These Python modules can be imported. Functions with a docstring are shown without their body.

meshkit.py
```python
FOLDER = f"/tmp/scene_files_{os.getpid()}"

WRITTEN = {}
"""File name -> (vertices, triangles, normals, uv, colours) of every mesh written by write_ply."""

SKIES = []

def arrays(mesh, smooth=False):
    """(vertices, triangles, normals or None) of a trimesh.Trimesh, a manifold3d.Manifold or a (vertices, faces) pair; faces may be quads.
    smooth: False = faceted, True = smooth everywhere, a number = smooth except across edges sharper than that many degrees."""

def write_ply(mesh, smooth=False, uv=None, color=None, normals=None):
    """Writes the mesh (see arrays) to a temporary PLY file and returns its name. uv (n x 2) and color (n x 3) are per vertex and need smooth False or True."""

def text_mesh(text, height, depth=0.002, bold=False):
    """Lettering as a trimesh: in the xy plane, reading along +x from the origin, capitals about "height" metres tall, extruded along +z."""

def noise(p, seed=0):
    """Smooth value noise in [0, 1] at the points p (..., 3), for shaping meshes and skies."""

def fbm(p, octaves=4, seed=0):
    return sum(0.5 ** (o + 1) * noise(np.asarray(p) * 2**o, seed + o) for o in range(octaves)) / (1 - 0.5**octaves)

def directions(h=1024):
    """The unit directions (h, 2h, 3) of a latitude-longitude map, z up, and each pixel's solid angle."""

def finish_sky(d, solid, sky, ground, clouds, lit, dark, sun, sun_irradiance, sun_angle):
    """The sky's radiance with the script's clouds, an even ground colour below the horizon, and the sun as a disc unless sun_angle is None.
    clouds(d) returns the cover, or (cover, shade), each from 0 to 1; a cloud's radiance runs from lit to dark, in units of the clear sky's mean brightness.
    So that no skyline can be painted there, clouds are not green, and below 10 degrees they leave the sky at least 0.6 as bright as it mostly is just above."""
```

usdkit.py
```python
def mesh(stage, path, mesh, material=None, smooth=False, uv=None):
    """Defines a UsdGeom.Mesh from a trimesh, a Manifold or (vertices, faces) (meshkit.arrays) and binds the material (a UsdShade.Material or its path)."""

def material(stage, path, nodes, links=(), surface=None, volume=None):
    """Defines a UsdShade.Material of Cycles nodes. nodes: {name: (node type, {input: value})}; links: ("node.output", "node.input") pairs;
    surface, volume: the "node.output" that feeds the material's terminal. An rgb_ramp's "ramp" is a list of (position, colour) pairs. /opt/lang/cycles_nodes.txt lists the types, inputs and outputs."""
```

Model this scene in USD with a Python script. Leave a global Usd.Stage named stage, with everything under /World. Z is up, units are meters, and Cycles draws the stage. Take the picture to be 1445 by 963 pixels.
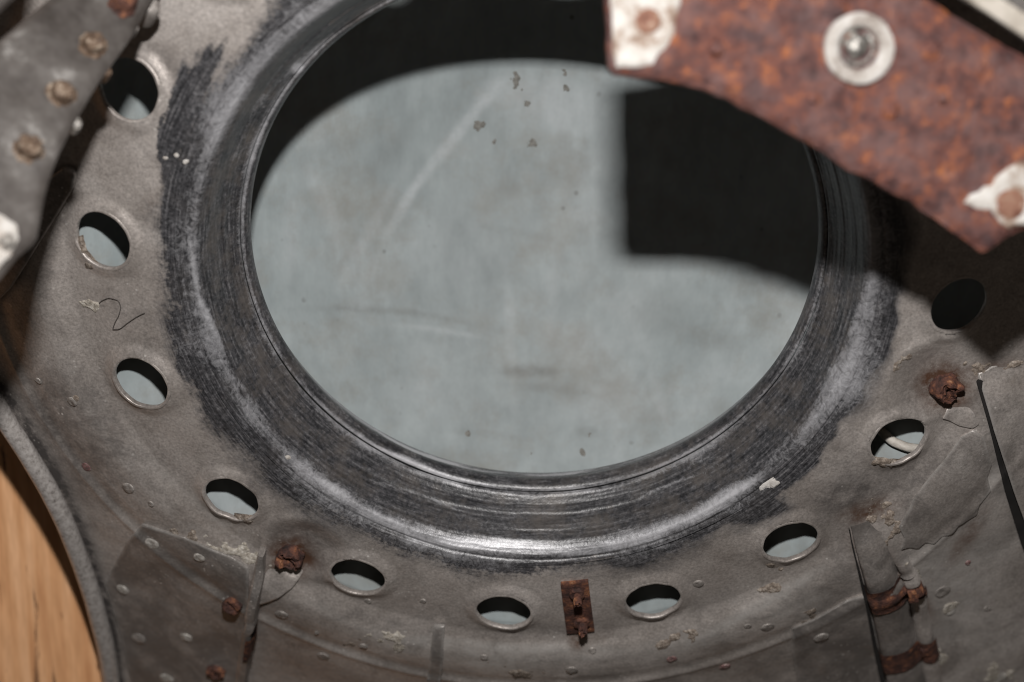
import math, random
import numpy as np, trimesh, usdkit, shapely
from scipy.interpolate import PchipInterpolator
from shapely.geometry import Polygon, Point
from pxr import Usd, UsdGeom, UsdLux, UsdShade, Gf, Sdf
from meshkit import fbm, noise

stage = Usd.Stage.CreateInMemory()
UsdGeom.SetStageUpAxis(stage, UsdGeom.Tokens.z)
UsdGeom.SetStageMetersPerUnit(stage, 1.0)
UsdGeom.Xform.Define(stage, '/World'); UsdGeom.Scope.Define(stage, '/World/Looks')
rng = np.random.default_rng(7); random.seed(7)

# ------------------------------------------------------------------ frames
# Everything is laid out in the cowling's own frame (unit = radius of the opening, z = axis of the opening)
# and then stood on the floor: the cowling leans, the floor is level.
S = 0.15
P0 = np.array([0.0, 0.3, -1.20])                       # a point of the floor, in the cowling's frame
NF = np.array([0.25, 0.17, 1.0]); NF /= np.linalg.norm(NF)
YW = np.cross(NF, [1, 0, 0]); YW /= np.linalg.norm(YW)
RW = np.array([np.cross(YW, NF), YW, NF])
def floor_z(x, y): return P0[2] - (NF[0] * x + NF[1] * (y - P0[1])) / NF[2]
def W(p): return (np.asarray(p, float) - P0) @ RW.T * S
FPX = 2579.5
CAM = np.array([0.11707, 2.92130, 5.77632])
CR = np.array([[0.99925574, -0.02644177, 0.02808566], [0.00895396, 0.86720367, 0.4978731], [-0.03752064, -0.49725107, 0.866795]])
LAMP = np.array([0.034, 4.121, 4.658])
FOCUS = 6.62

# ------------------------------------------------------------------ camera, flash, room light
cam = UsdGeom.Camera.Define(stage, '/World/camera')
APER = 22.3
cam.CreateHorizontalApertureAttr(APER); cam.CreateVerticalApertureAttr(APER * 682 / 1024)
cam.CreateFocalLengthAttr(FPX / 1445 * APER)
cam.CreateClippingRangeAttr(Gf.Vec2f(0.01, 50))
cam.CreateFStopAttr(2.7); cam.CreateFocusDistanceAttr(FOCUS * S)
cam.CreateExposureAttr(0.0)
def frame_matrix(cols, origin):
    m = np.eye(4); m[:3, :3] = (RW @ cols).T; m[3, :3] = W(origin)
    return Gf.Matrix4d(*m.ravel().tolist())
cam.AddTransformOp().Set(frame_matrix(CR, CAM))

FLASH = 3700.0
lamp = UsdLux.RectLight.Define(stage, '/World/flash')
lamp.CreateWidthAttr(0.044); lamp.CreateHeightAttr(0.025); lamp.CreateIntensityAttr(FLASH)
lamp.CreateColorAttr(Gf.Vec3f(1.0, 0.975, 0.95)); lamp.CreateNormalizeAttr(False)
lz = LAMP - np.array([0.05, -0.25, 0.0]); lz /= np.linalg.norm(lz)
lx = np.cross([0, 1, 0], lz); lx /= np.linalg.norm(lx); ly = np.cross(lz, lx)
lamp.AddTransformOp().Set(frame_matrix(np.stack([lx, ly, lz], 1), LAMP))
lamp.GetPrim().SetCustomDataByKey('kind', 'structure')

room = usdkit.material(stage, '/World/Looks/room', {'b': ('background_shader', {'color': (1.0, 0.84, 0.70), 'strength': 0.042})}, surface='b.background')
dome = UsdLux.DomeLight.Define(stage, '/World/room_light')
UsdShade.MaterialBindingAPI.Apply(dome.GetPrim()).Bind(room)

# ------------------------------------------------------------------ helpers
used = {}
def numbered(parent, name):
    k = used.get((parent, name), 0); used[(parent, name)] = k + 1
    return f'{parent}/{name}' + (f'_{k:03d}' if k else '')
def path_of(o): return '/World' if o is None else (o if isinstance(o, str) else str(o.GetPath()))
def tag(o, label=None, cat=None, group=None, kind=None):
    o = o if isinstance(o, Usd.Prim) else o.GetPrim()
    for k, v in (('label', label), ('category', cat), ('group', group), ('kind', kind)):
        if v: o.SetCustomDataByKey(k, v)
    return o
BASE = {}
def thing(name, base, label, cat=None, kind=None):
    """An Xform at the thing's base (given in the cowling's frame)."""
    p = numbered('/World', name); x = UsdGeom.Xform.Define(stage, p)
    b = W(base); x.AddTranslateOp().Set(Gf.Vec3d(*b.tolist())); BASE[p] = b
    return tag(x, label, cat, None, kind)
def root_base(path):
    top = '/'.join(path.split('/')[:3]); return BASE.get(top, np.zeros(3))
def part(name, mesh, mat, parent=None, smooth=30, st=None, label=None, marks=None):
    if isinstance(mesh, trimesh.Trimesh): v, f = np.array(mesh.vertices), np.array(mesh.faces)
    else: v, f = np.asarray(mesh[0], float), np.asarray(mesh[1], int)
    if f.shape[1] == 4: f = np.vstack([f[:, [0, 1, 2]], f[:, [0, 2, 3]]])
    p = numbered(path_of(parent), name)
    if st is not None: smooth = True
    m = usdkit.mesh(stage, p, trimesh.Trimesh(W(v) - root_base(p), f, process=False), mat, smooth=smooth, uv=st)
    if label: tag(m, label)
    for key, val in (marks or {}).items():
        UsdGeom.PrimvarsAPI(m).CreatePrimvar(key, Sdf.ValueTypeNames.FloatArray, 'vertex').Set([float(x) for x in val])
    return m.GetPrim()

def ray(px, py): return CR @ np.array([(px - 722.5) / FPX, -(py - 481.5) / FPX, -1.0])
def on(px, py, fn):
    """Where the line of sight of a point of the photograph meets the surface z = fn(x, y)."""
    v = ray(px, py); k = -CAM[2] / v[2]
    for _ in range(60):
        X = CAM + k * v; k += 0.6 * (X[2] - float(fn(X[0], X[1]))) / -v[2]
    return CAM + k * v

def grid_faces(n, m, closed=False):
    i, j = np.meshgrid(np.arange(n - 1), np.arange(m if closed else m - 1), indexing='ij')
    a, b = i * m + j, i * m + (j + 1) % m
    return np.stack([a, b, b + m, a + m], -1).reshape(-1, 4)
def revolve(profile, seg=24, frame=None, origin=(0, 0, 0)):
    pr = np.asarray(profile, float); t = np.arange(seg) * 2 * np.pi / seg
    v = np.stack([pr[:, 0, None] * np.cos(t), pr[:, 0, None] * np.sin(t), np.repeat(pr[:, 1, None], seg, 1)], -1).reshape(-1, 3)
    f = grid_faces(len(pr), seg, True)
    if frame is not None: v = v @ np.asarray(frame)
    return v + np.asarray(origin), f
def tube(points, radius, sides=10, caps=True):
    p = np.asarray(points, float); t = np.gradient(p, axis=0); t /= np.linalg.norm(t, axis=1, keepdims=True)
    a = np.cross(t, [0, 0, 1.0]); a /= np.linalg.norm(a, axis=1, keepdims=True) + 1e-9; b = np.cross(a, t)
    ang = np.arange(sides) * 2 * np.pi / sides; r = np.broadcast_to(radius, (len(p),))
    v = p[:, None] + r[:, None, None] * (np.cos(ang)[None, :, None] * a[:, None] + np.sin(ang)[None, :, None] * b[:, None])
    f = grid_faces(len(p), sides, True); v = v.reshape(-1, 3)
    f = np.vstack([f[:, [0, 1, 2]], f[:, [0, 2, 3]]])
    if caps:
        n = len(v); v = np.vstack([v, p[0], p[-1]]); L = (len(p) - 1) * sides
        k = np.arange(sides); k1 = (k + 1) % sides
        f = np.vstack([f, np.stack([0 * k + n, k1, k], 1), np.stack([0 * k + n + 1, L + k, L + k1], 1)])
    return v, f[:, ::-1]
def smooth_path(pts, n):
    p = np.asarray(pts, float); d = np.r_[0, np.cumsum(np.linalg.norm(np.diff(p, axis=0), axis=1))]
    s = np.linspace(0, d[-1], n)
    return np.stack([PchipInterpolator(d, p[:, k])(s) for k in range(p.shape[1])], 1)

# ------------------------------------------------------------------ materials
def nm(name, nodes, links, surface='p.BSDF'): return usdkit.material(stage, '/World/Looks/' + name, nodes, links, surface=surface)
def simple(name, ramp, scale, rough=0.6, metallic=0.0, detail=8, bump=0.4, bumpscale=None, rr=0.65, spec=0.4):
    return nm(name, {
        'g': ('geometry', {}), 'n': ('noise_texture', {'scale': scale, 'detail': detail, 'roughness': rr}),
        'r': ('rgb_ramp', {'ramp': ramp}), 'n2': ('noise_texture', {'scale': bumpscale or scale * 3, 'detail': 6, 'roughness': 0.6}),
        'b': ('bump', {'strength': bump, 'distance': 0.001}),
        'p': ('principled_bsdf', {'roughness': rough, 'metallic': metallic, 'specular_ior_level': spec})},
        [('g.position', 'n.vector'), ('g.position', 'n2.vector'), ('n.fac', 'r.fac'), ('r.color', 'p.base_color'), ('n2.fac', 'b.height'), ('b.normal', 'p.normal')])

def cowl_material(name, painted, dark=0.0, tone=1.0):
    """Weathered grey metal; near the opening a worn coat of black paint (its edge brushed on by hand)."""
    n = {'g': ('geometry', {}),
         'n1': ('noise_texture', {'scale': 22, 'detail': 9, 'roughness': 0.68}),
         'r1': ('rgb_ramp', {'ramp': [(0.28, (0.25, 0.220, 0.200)), (0.42, (0.345, 0.310, 0.287)), (0.52, (0.395, 0.358, 0.334)), (0.62, (0.435, 0.398, 0.374)), (0.75, (0.51, 0.472, 0.447))]}),
         'n2': ('noise_texture', {'scale': 620, 'detail': 6, 'roughness': 0.75}),
         'r2': ('rgb_ramp', {'ramp': [(0.3, (0.62 * tone,) * 3), (0.7, (1.30 * tone,) * 3)]}),
         'm1': ('mix', {'mix_type': 'multiply', 'fac': 1.0}),
         # dark grime
         'n3': ('noise_texture', {'scale': 34, 'detail': 10, 'roughness': 0.72, 'distortion': 0.6}),
         'r3': ('rgb_ramp', {'ramp': [(0.50 - 0.16 * dark, (0, 0, 0)), (0.66 - 0.12 * dark, (1, 1, 1))]}),
         'k3': ('math', {'math_type': 'multiply', 'value2': 0.34 + 0.38 * dark}),
         'm3': ('mix', {'color2': (0.078, 0.071, 0.067)}),
         # pale corrosion blooms and specks
         'n4': ('noise_texture', {'scale': 75, 'detail': 9, 'roughness': 0.75}),
         'r4': ('rgb_ramp', {'ramp': [(0.63, (0, 0, 0)), (0.76, (1, 1, 1))]}),
         'k4': ('math', {'math_type': 'multiply', 'value2': 0.38}),
         'm4': ('mix', {'color2': (0.50, 0.475, 0.455)}),
         'v5': ('voronoi_texture', {'scale': 260, 'randomness': 1.0}),
         'n5': ('noise_texture', {'scale': 45, 'detail': 4}),
         'd5': ('map_range', {'from_min': 0.10, 'from_max': 0.22, 'to_min': 1, 'to_max': 0, 'clamp': True}),
         'e5': ('map_range', {'from_min': 0.55, 'from_max': 0.70, 'to_min': 0, 'to_max': 1, 'clamp': True}),
         'k5': ('math', {'math_type': 'multiply'}),
         'm5': ('mix', {'color2': (0.62, 0.59, 0.56)}),
         # brown stains
         'n6': ('noise_texture', {'scale': 28, 'detail': 9, 'roughness': 0.7, 'w': 3.0, 'distortion': 0.4}),
         'mp6': ('mapping', {'location': (3.1, 1.7, 0.4)}),
         'r6': ('rgb_ramp', {'ramp': [(0.60, (0, 0, 0)), (0.74, (1, 1, 1))]}),
         'k6': ('math', {'math_type': 'multiply', 'value2': 0.4}),
         'm6': ('mix', {'color2': (0.165, 0.122, 0.092)}),
         'nb': ('noise_texture', {'scale': 650, 'detail': 5, 'roughness': 0.65}),
         'nb2': ('noise_texture', {'scale': 90, 'detail': 5, 'roughness': 0.6}),
         'b': ('bump', {'strength': 0.30, 'distance': 0.0006}), 'b2': ('bump', {'strength': 0.14, 'distance': 0.003}),
         'rr': ('map_range', {'from_min': 0.3, 'from_max': 0.7, 'to_min': 0.40, 'to_max': 0.56}),
         'mk': ('attribute', {'attribute': 'mark'}), 'mkn': ('noise_texture', {'scale': 120, 'detail': 8, 'roughness': 0.75}), 'mks': ('map_range', {'from_min': 0.32, 'from_max': 0.62, 'to_min': 0.15, 'to_max': 1.3, 'clamp': True}),
         'mkl': ('math', {'math_type': 'multiply', 'use_clamp': True}), 'mkg': ('math', {'math_type': 'multiply', 'value2': -1.0}), 'mkd': ('math', {'math_type': 'multiply', 'use_clamp': True}),
         'ma': ('mix', {'color2': (0.52, 0.50, 0.48)}), 'mb': ('mix', {'color2': (0.075, 0.068, 0.066)}),
         'ru': ('attribute', {'attribute': 'rust'}), 'rus': ('math', {'math_type': 'multiply', 'use_clamp': True}), 'mr': ('mix', {'color2': (0.115, 0.062, 0.040)}),
         'p': ('principled_bsdf', {'metallic': 0.5, 'specular_ior_level': 0.5, 'diffuse_roughness': 0.3})}
    src = 'g.position'
    if tone != 1.0:
        n['gm'] = ('mapping', {'location': (1.37, 0.71, 0.29), 'rotation': (0.3, 0.2, 0.9)}); src = 'gm.vector'
    l = [(src, x + '.vector') for x in ('n1', 'n2', 'n3', 'n4', 'v5', 'n5', 'nb', 'nb2', 'mp6')] + ([('g.position', 'gm.vector')] if tone != 1.0 else [])
    l += [('mp6.vector', 'n6.vector'), ('n1.fac', 'r1.fac'), ('n2.fac', 'r2.fac'), ('r1.color', 'm1.color1'), ('r2.color', 'm1.color2'),
          ('n3.fac', 'r3.fac'), ('r3.color', 'k3.value1'), ('k3.value', 'm3.fac'), ('m1.color', 'm3.color1'),
          ('n6.fac', 'r6.fac'), ('r6.color', 'k6.value1'), ('k6.value', 'm6.fac'), ('m3.color', 'm6.color1'),
          ('n4.fac', 'r4.fac'), ('r4.color', 'k4.value1'), ('k4.value', 'm4.fac'), ('m6.color', 'm4.color1'),
          ('v5.distance', 'd5.value'), ('n5.fac', 'e5.value'), ('d5.result', 'k5.value1'), ('e5.result', 'k5.value2'), ('k5.value', 'm5.fac'), ('m4.color', 'ma.color1'), ('g.position', 'mkn.vector'), ('mkn.fac', 'mks.value'), ('mk.fac', 'mkl.value1'), ('mks.result', 'mkl.value2'), ('mkl.value', 'ma.fac'), ('mk.fac', 'mkg.value1'), ('mkg.value', 'mkd.value1'), ('mks.result', 'mkd.value2'), ('mkd.value', 'mb.fac'), ('ma.color', 'mb.color1'), ('ru.fac', 'rus.value1'), ('mks.result', 'rus.value2'), ('rus.value', 'mr.fac'), ('mb.color', 'mr.color1'), ('mr.color', 'm5.color1'),
          ('nb.fac', 'b.height'), ('nb2.fac', 'b2.height'), ('b2.normal', 'b.normal'), ('b.normal', 'p.normal'), ('n1.fac', 'rr.value')]
    if not painted:
        l += [('m5.color', 'p.base_color'), ('rr.result', 'p.roughness')]
        return nm(name, n, l)
    n.update({
        'st': ('attribute', {'attribute': 'st'}), 'xy': ('separate_xyz', {}),
        'pe': ('noise_texture', {'scale': 26, 'detail': 4, 'roughness': 0.55}), 'pf': ('noise_texture', {'scale': 330, 'detail': 7, 'roughness': 0.75}),
        'pm': ('mapping', {'scale': (7.0, 60.0, 1.0)}), 'ps': ('noise_texture', {'scale': 1.0, 'detail': 7, 'roughness': 0.7}),
        'a1': ('math', {'math_type': 'multiply_add', 'value2': 0.22, 'value3': -0.11}),
        'a2': ('math', {'math_type': 'multiply_add', 'value2': 0.14, 'value3': -0.07}),
        'a3': ('math', {'math_type': 'multiply_add', 'value2': 0.07, 'value3': -0.035}),
        's1': ('math', {'math_type': 'add'}), 's2': ('math', {'math_type': 'add'}), 's3': ('math', {'math_type': 'add'}),
        'pa': ('attribute', {'attribute': 'paint'}), 'pb': ('math', {'math_type': 'subtract'}),
        'px': ('separate_xyz', {}), 'pxr': ('map_range', {'from_min': -0.06, 'from_max': 0.11, 'to_min': 1.0, 'to_max': 0.22, 'clamp': True}),
        'pq': ('noise_texture', {'scale': 9, 'detail': 2}), 'pqr': ('map_range', {'from_min': 0.42, 'from_max': 0.62, 'to_min': 1.262, 'to_max': 1.345, 'clamp': True}), 'j2': ('math', {'math_type': 'multiply'}), 'j3': ('math', {'math_type': 'multiply'}),
        'pk': ('map_range', {'from_min': 1.240, 'to_min': 1, 'to_max': 0, 'clamp': True}),
        # the paint: streaks round the lip, worn to bare metal and glints painted on its two rolls
        'sm': ('mapping', {'scale': (7.0, 150.0, 1.0)}), 'sn': ('noise_texture', {'scale': 1.0, 'detail': 8, 'roughness': 0.66, 'distortion': 0.3}), 'sf': ('noise_texture', {'scale': 480, 'detail': 8, 'roughness': 0.75}), 'sx': ('mix_float', {'fac': 0.52}),
        'sr': ('rgb_ramp', {'ramp': [(0.36, (0.006, 0.006, 0.007)), (0.45, (0.022, 0.022, 0.024)), (0.53, (0.054, 0.053, 0.057)), (0.65, (0.17, 0.165, 0.17))]}),
        'wr': ('map_range', {'from_min': 1.0, 'from_max': 1.3, 'to_min': 0, 'to_max': 1, 'clamp': True}),
        'wp': ('rgb_ramp', {'ramp': [(0.0, (0.0,) * 3), (0.03, (0.12,) * 3), (0.07, (0.50,) * 3), (0.11, (0.42,) * 3), (0.16, (0.22,) * 3), (0.40, (0.18,) * 3), (0.45, (0.34,) * 3), (0.51, (0.52,) * 3), (0.58, (0.46,) * 3), (0.64, (0.38,) * 3), (0.72, (0.36,) * 3), (0.8, (0.28,) * 3), (1, (0.22,) * 3)]}),
        'wn': ('noise_texture', {'scale': 190, 'detail': 10, 'roughness': 0.82, 'distortion': 1.6}),
        'wl': ('noise_texture', {'scale': 18, 'detail': 3}),
        'wa': ('math', {'math_type': 'multiply_add', 'value2': 1.0}), 'wb': ('math', {'math_type': 'multiply_add', 'value2': 0.65}),
        'we': ('attribute', {'attribute': 'wear_glint'}), 'wc': ('math', {'math_type': 'multiply_add', 'value2': 0.5}), 'wm': ('map_range', {'from_min': 1.17, 'from_max': 1.58, 'to_min': 0, 'to_max': 1, 'clamp': True}),
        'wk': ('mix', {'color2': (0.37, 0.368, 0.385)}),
        # dusty brown film in the hollows
        'dn': ('noise_texture', {'scale': 55, 'detail': 9, 'roughness': 0.75}), 'dr': ('rgb_ramp', {'ramp': [(0.46, (0, 0, 0)), (0.68, (1, 1, 1))]}),
        'dz': ('rgb_ramp', {'ramp': [(0.0, (0.6,) * 3), (0.12, (0.9,) * 3), (0.4, (0.9,) * 3), (0.5, (0.25,) * 3), (1, (0.12,) * 3)]}), 'dk': ('math', {'math_type': 'multiply'}), 'dm': ('mix', {'color2': (0.088, 0.077, 0.070)}),
        'fm': ('mix', {}), 'rm': ('mix_float', {'b': 0.36}), 'mm': ('mix_float', {'a': 0.5, 'b': 0.1})})
    l += [('st.vector', 'xy.vector'), ('g.position', 'pe.vector'), ('g.position', 'pf.vector'), ('st.vector', 'pm.vector'), ('pm.vector', 'ps.vector'),
          ('pe.fac', 'a1.value1'), ('pf.fac', 'a2.value1'), ('ps.fac', 'a3.value1'), ('xy.y', 's1.value1'), ('a1.value', 's1.value2'), ('s1.value', 's2.value1'), ('a2.value', 'j2.value1'), ('pxr.result', 'j2.value2'), ('j2.value', 's2.value2'), ('g.position', 'px.vector'), ('px.x', 'pxr.value'), ('g.position', 'pq.vector'), ('pq.fac', 'pqr.value'), ('pqr.result', 'pk.from_max'),
          ('s2.value', 's3.value1'), ('a3.value', 'j3.value1'), ('pxr.result', 'j3.value2'), ('j3.value', 's3.value2'), ('s3.value', 'pb.value1'), ('pa.fac', 'pb.value2'), ('pb.value', 'pk.value'),
          ('st.vector', 'sm.vector'), ('sm.vector', 'sn.vector'), ('g.position', 'sf.vector'), ('sn.fac', 'sx.a'), ('sf.fac', 'sx.b'), ('sx.result', 'sr.fac'),
          ('xy.y', 'wr.value'), ('wr.result', 'wp.fac'), ('g.position', 'wn.vector'), ('g.position', 'wl.vector'),
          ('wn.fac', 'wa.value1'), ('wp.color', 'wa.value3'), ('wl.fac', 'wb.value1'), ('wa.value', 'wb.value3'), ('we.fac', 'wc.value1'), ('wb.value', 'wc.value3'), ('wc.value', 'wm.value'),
          ('g.position', 'dn.vector'), ('dn.fac', 'dr.fac'), ('dr.color', 'dk.value1'), ('wr.result', 'dz.fac'), ('dz.color', 'dk.value2'), ('dk.value', 'dm.fac'), ('sr.color', 'dm.color1'),
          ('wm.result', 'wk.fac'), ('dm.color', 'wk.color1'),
          ('pk.result', 'fm.fac'), ('m5.color', 'fm.color1'), ('wk.color', 'fm.color2'), ('fm.color', 'p.base_color'),
          ('pk.result', 'rm.fac'), ('rr.result', 'rm.a'), ('rm.result', 'p.roughness'), ('pk.result', 'mm.fac'), ('mm.result', 'p.metallic')]
    return nm(name, n, l)

M_PAINTED = cowl_material('black_lipped_grey_metal', True)
M_SKIRT = cowl_material('weathered_grey_metal', False, 0.2)
M_LAP = cowl_material('grimy_grey_metal', False, 0.7, 0.72)
M_FLAP = cowl_material('dull_dark_sheet', False, 0.45, 0.82)
RUST = [(0.32, (0.016, 0.009, 0.008)), (0.45, (0.048, 0.020, 0.015)), (0.56, (0.095, 0.038, 0.024)), (0.64, (0.19, 0.075, 0.034)), (0.74, (0.34, 0.20, 0.12))]
M_RUST = simple('dark_rust', RUST, 190, 0.85, 0, 9, 0.9, 500)
M_RUSTY_STEEL = nm('rusted_steel', {
    'g': ('geometry', {}), 'n': ('noise_texture', {'scale': 120, 'detail': 9, 'roughness': 0.74, 'distortion': 0.15}),
    'r': ('rgb_ramp', {'ramp': [(0.30, (0.016, 0.008, 0.009)), (0.41, (0.055, 0.021, 0.019)), (0.49, (0.098, 0.036, 0.029)), (0.57, (0.150, 0.048, 0.027)), (0.65, (0.31, 0.098, 0.030)), (0.74, (0.42, 0.19, 0.08))]}),
    'n2': ('noise_texture', {'scale': 62, 'detail': 8, 'roughness': 0.7}), 'r2': ('rgb_ramp', {'ramp': [(0.46, (0, 0, 0)), (0.60, (1, 1, 1))]}),
    'k2': ('math', {'math_type': 'multiply', 'value2': 0.6}), 'm2': ('mix', {'color2': (0.125, 0.072, 0.068)}),
    'n3': ('noise_texture', {'scale': 60, 'detail': 5}), 'mp': ('mapping', {'location': (5, 2, 1)}), 'r3': ('rgb_ramp', {'ramp': [(0.60, (0, 0, 0)), (0.7, (1, 1, 1))]}),
    'm3': ('mix', {'color2': (0.060, 0.030, 0.030)}),
    'nb': ('noise_texture', {'scale': 150, 'detail': 8, 'roughness': 0.65}), 'b': ('bump', {'strength': 1.0, 'distance': 0.003}),
    'p': ('principled_bsdf', {'roughness': 0.62, 'specular_ior_level': 0.45})},
    [('g.position', 'n.vector'), ('g.position', 'n2.vector'), ('g.position', 'nb.vector'), ('g.position', 'mp.vector'), ('mp.vector', 'n3.vector'), ('n3.fac', 'r3.fac'), ('r3.color', 'm3.fac'),
     ('n.fac', 'r.fac'), ('n2.fac', 'r2.fac'), ('r2.color', 'k2.value1'), ('k2.value', 'm2.fac'), ('r.color', 'm2.color1'), ('m2.color', 'm3.color1'), ('m3.color', 'p.base_color'), ('nb.fac', 'b.height'), ('b.normal', 'p.normal')])
M_TAN_RIVET = simple('tan_corroded_rivet', [(0.34, (0.035, 0.020, 0.013)), (0.5, (0.125, 0.082, 0.055)), (0.66, (0.30, 0.24, 0.185))], 260, 0.6, 0.1, 8, 0.7, 500)
M_PALE = simple('chalky_white_paint', [(0.32, (0.16, 0.13, 0.11)), (0.45, (0.32, 0.295, 0.27)), (0.56, (0.40, 0.38, 0.36)), (0.7, (0.48, 0.465, 0.45))], 110, 0.7, 0, 7, 0.4, 400)
M_PAD = simple('worn_white_paint', [(0.33, (0.10, 0.055, 0.038)), (0.41, (0.24, 0.18, 0.14)), (0.48, (0.36, 0.33, 0.30)), (0.58, (0.44, 0.42, 0.395)), (0.7, (0.50, 0.485, 0.47))], 85, 0.65, 0, 8, 0.5, 400)
M_RUST_SPOT = simple('rust_bleeding_through_paint', [(0.3, (0.075, 0.030, 0.020)), (0.46, (0.16, 0.070, 0.045)), (0.58, (0.22, 0.125, 0.085)), (0.68, (0.32, 0.25, 0.20))], 230, 0.75, 0, 9, 0.5, 500)
M_CREAM = simple('cream_paint', [(0.3, (0.20, 0.17, 0.14)), (0.5, (0.31, 0.28, 0.24)), (0.7, (0.42, 0.385, 0.345))], 60, 0.6, 0, 7, 0.4, 300)
M_BOLT = simple('grey_steel', [(0.35, (0.06, 0.055, 0.05)), (0.5, (0.20, 0.19, 0.175)), (0.7, (0.42, 0.40, 0.37))], 320, 0.4, 0.7, 8, 0.6, 500)
M_RIVET = simple('dull_rivet_metal', [(0.3, (0.14, 0.125, 0.115)), (0.5, (0.25, 0.228, 0.212)), (0.7, (0.40, 0.37, 0.345))], 300, 0.5, 0.35, 8, 0.6, 600)
M_RIVET_PALE = simple('pale_rivet_metal', [(0.34, (0.17, 0.155, 0.14)), (0.5, (0.33, 0.31, 0.285)), (0.66, (0.50, 0.475, 0.45))], 300, 0.55, 0.2, 8, 0.6, 600)
M_RIVET_RED = simple('reddish_rivet', [(0.35, (0.10, 0.085, 0.08)), (0.5, (0.20, 0.10, 0.10)), (0.65, (0.30, 0.25, 0.23))], 400, 0.5, 0.2, 8, 0.6, 600)
M_BRACKET = simple('bracket_grey_metal', [(0.30, (0.028, 0.023, 0.020)), (0.43, (0.052, 0.045, 0.041)), (0.52, (0.068, 0.060, 0.055)), (0.60, (0.094, 0.085, 0.079)), (0.68, (0.21, 0.20, 0.19))], 48, 0.5, 0.1, 9, 0.35, 300)
M_GAP_BLACK = simple('gap_black', [(0.3, (0.006, 0.005, 0.005)), (0.7, (0.014, 0.012, 0.011))], 90, 0.9, 0, 4, 0.2)  # near black: painted shade of open gaps, also the floor underlay
M_HOSE = simple('pale_hose', [(0.3, (0.28, 0.255, 0.225)), (0.7, (0.46, 0.43, 0.39))], 200, 0.6, 0, 6, 0.5, 500)
M_TUBE = simple('rubbed_bare_edge', [(0.32, (0.09, 0.078, 0.072)), (0.43, (0.26, 0.240, 0.227)), (0.55, (0.38, 0.355, 0.34)), (0.7, (0.48, 0.46, 0.44))], 330, 0.32, 0.2, 8, 0.12, 900, 0.8, 0.6)
M_THREAD = simple('dark_fibre', [(0.3, (0.05, 0.045, 0.042)), (0.7, (0.09, 0.08, 0.075))], 300)

# ------------------------------------------------------------------ the cowling's surface
PR = np.array([(1.14, .226), (1.146, .232), (1.158, .242), (1.172, .2485), (1.186, .252), (1.20, .2545), (1.22, .2585), (1.25, .259), (1.30, .250), (1.38, .232), (1.47, .205), (1.55, .1785), (1.60, .1615),
               (1.63, .1545), (1.66, .1555), (1.70, .1600), (1.74, .1585), (1.80, .142), (1.87, .112), (1.945, .078), (1.962, .077), (1.99, .060), (2.1, .006), (2.25, -.065), (2.4, -.125), (2.8, -.255), (3.4, -.44), (4.2, -.70)])
prof = PchipInterpolator(PR[:, 0], PR[:, 1])
HR, HPHI, RHO = 1.470, math.radians(154.2208), 0.1050
HOLES = [(HR * math.cos(HPHI + k * math.pi / 8), HR * math.sin(HPHI + k * math.pi / 8)) for k in range(16)]
CONE_N = 1 / math.cos(0.326)
BOSS = []          # (x, y, radius, depth) pressed round the two rusty bolts
def sstep(a, b, x): t = np.clip((x - a) / (b - a), 0, 1); return t * t * (3 - 2 * t)
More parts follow.
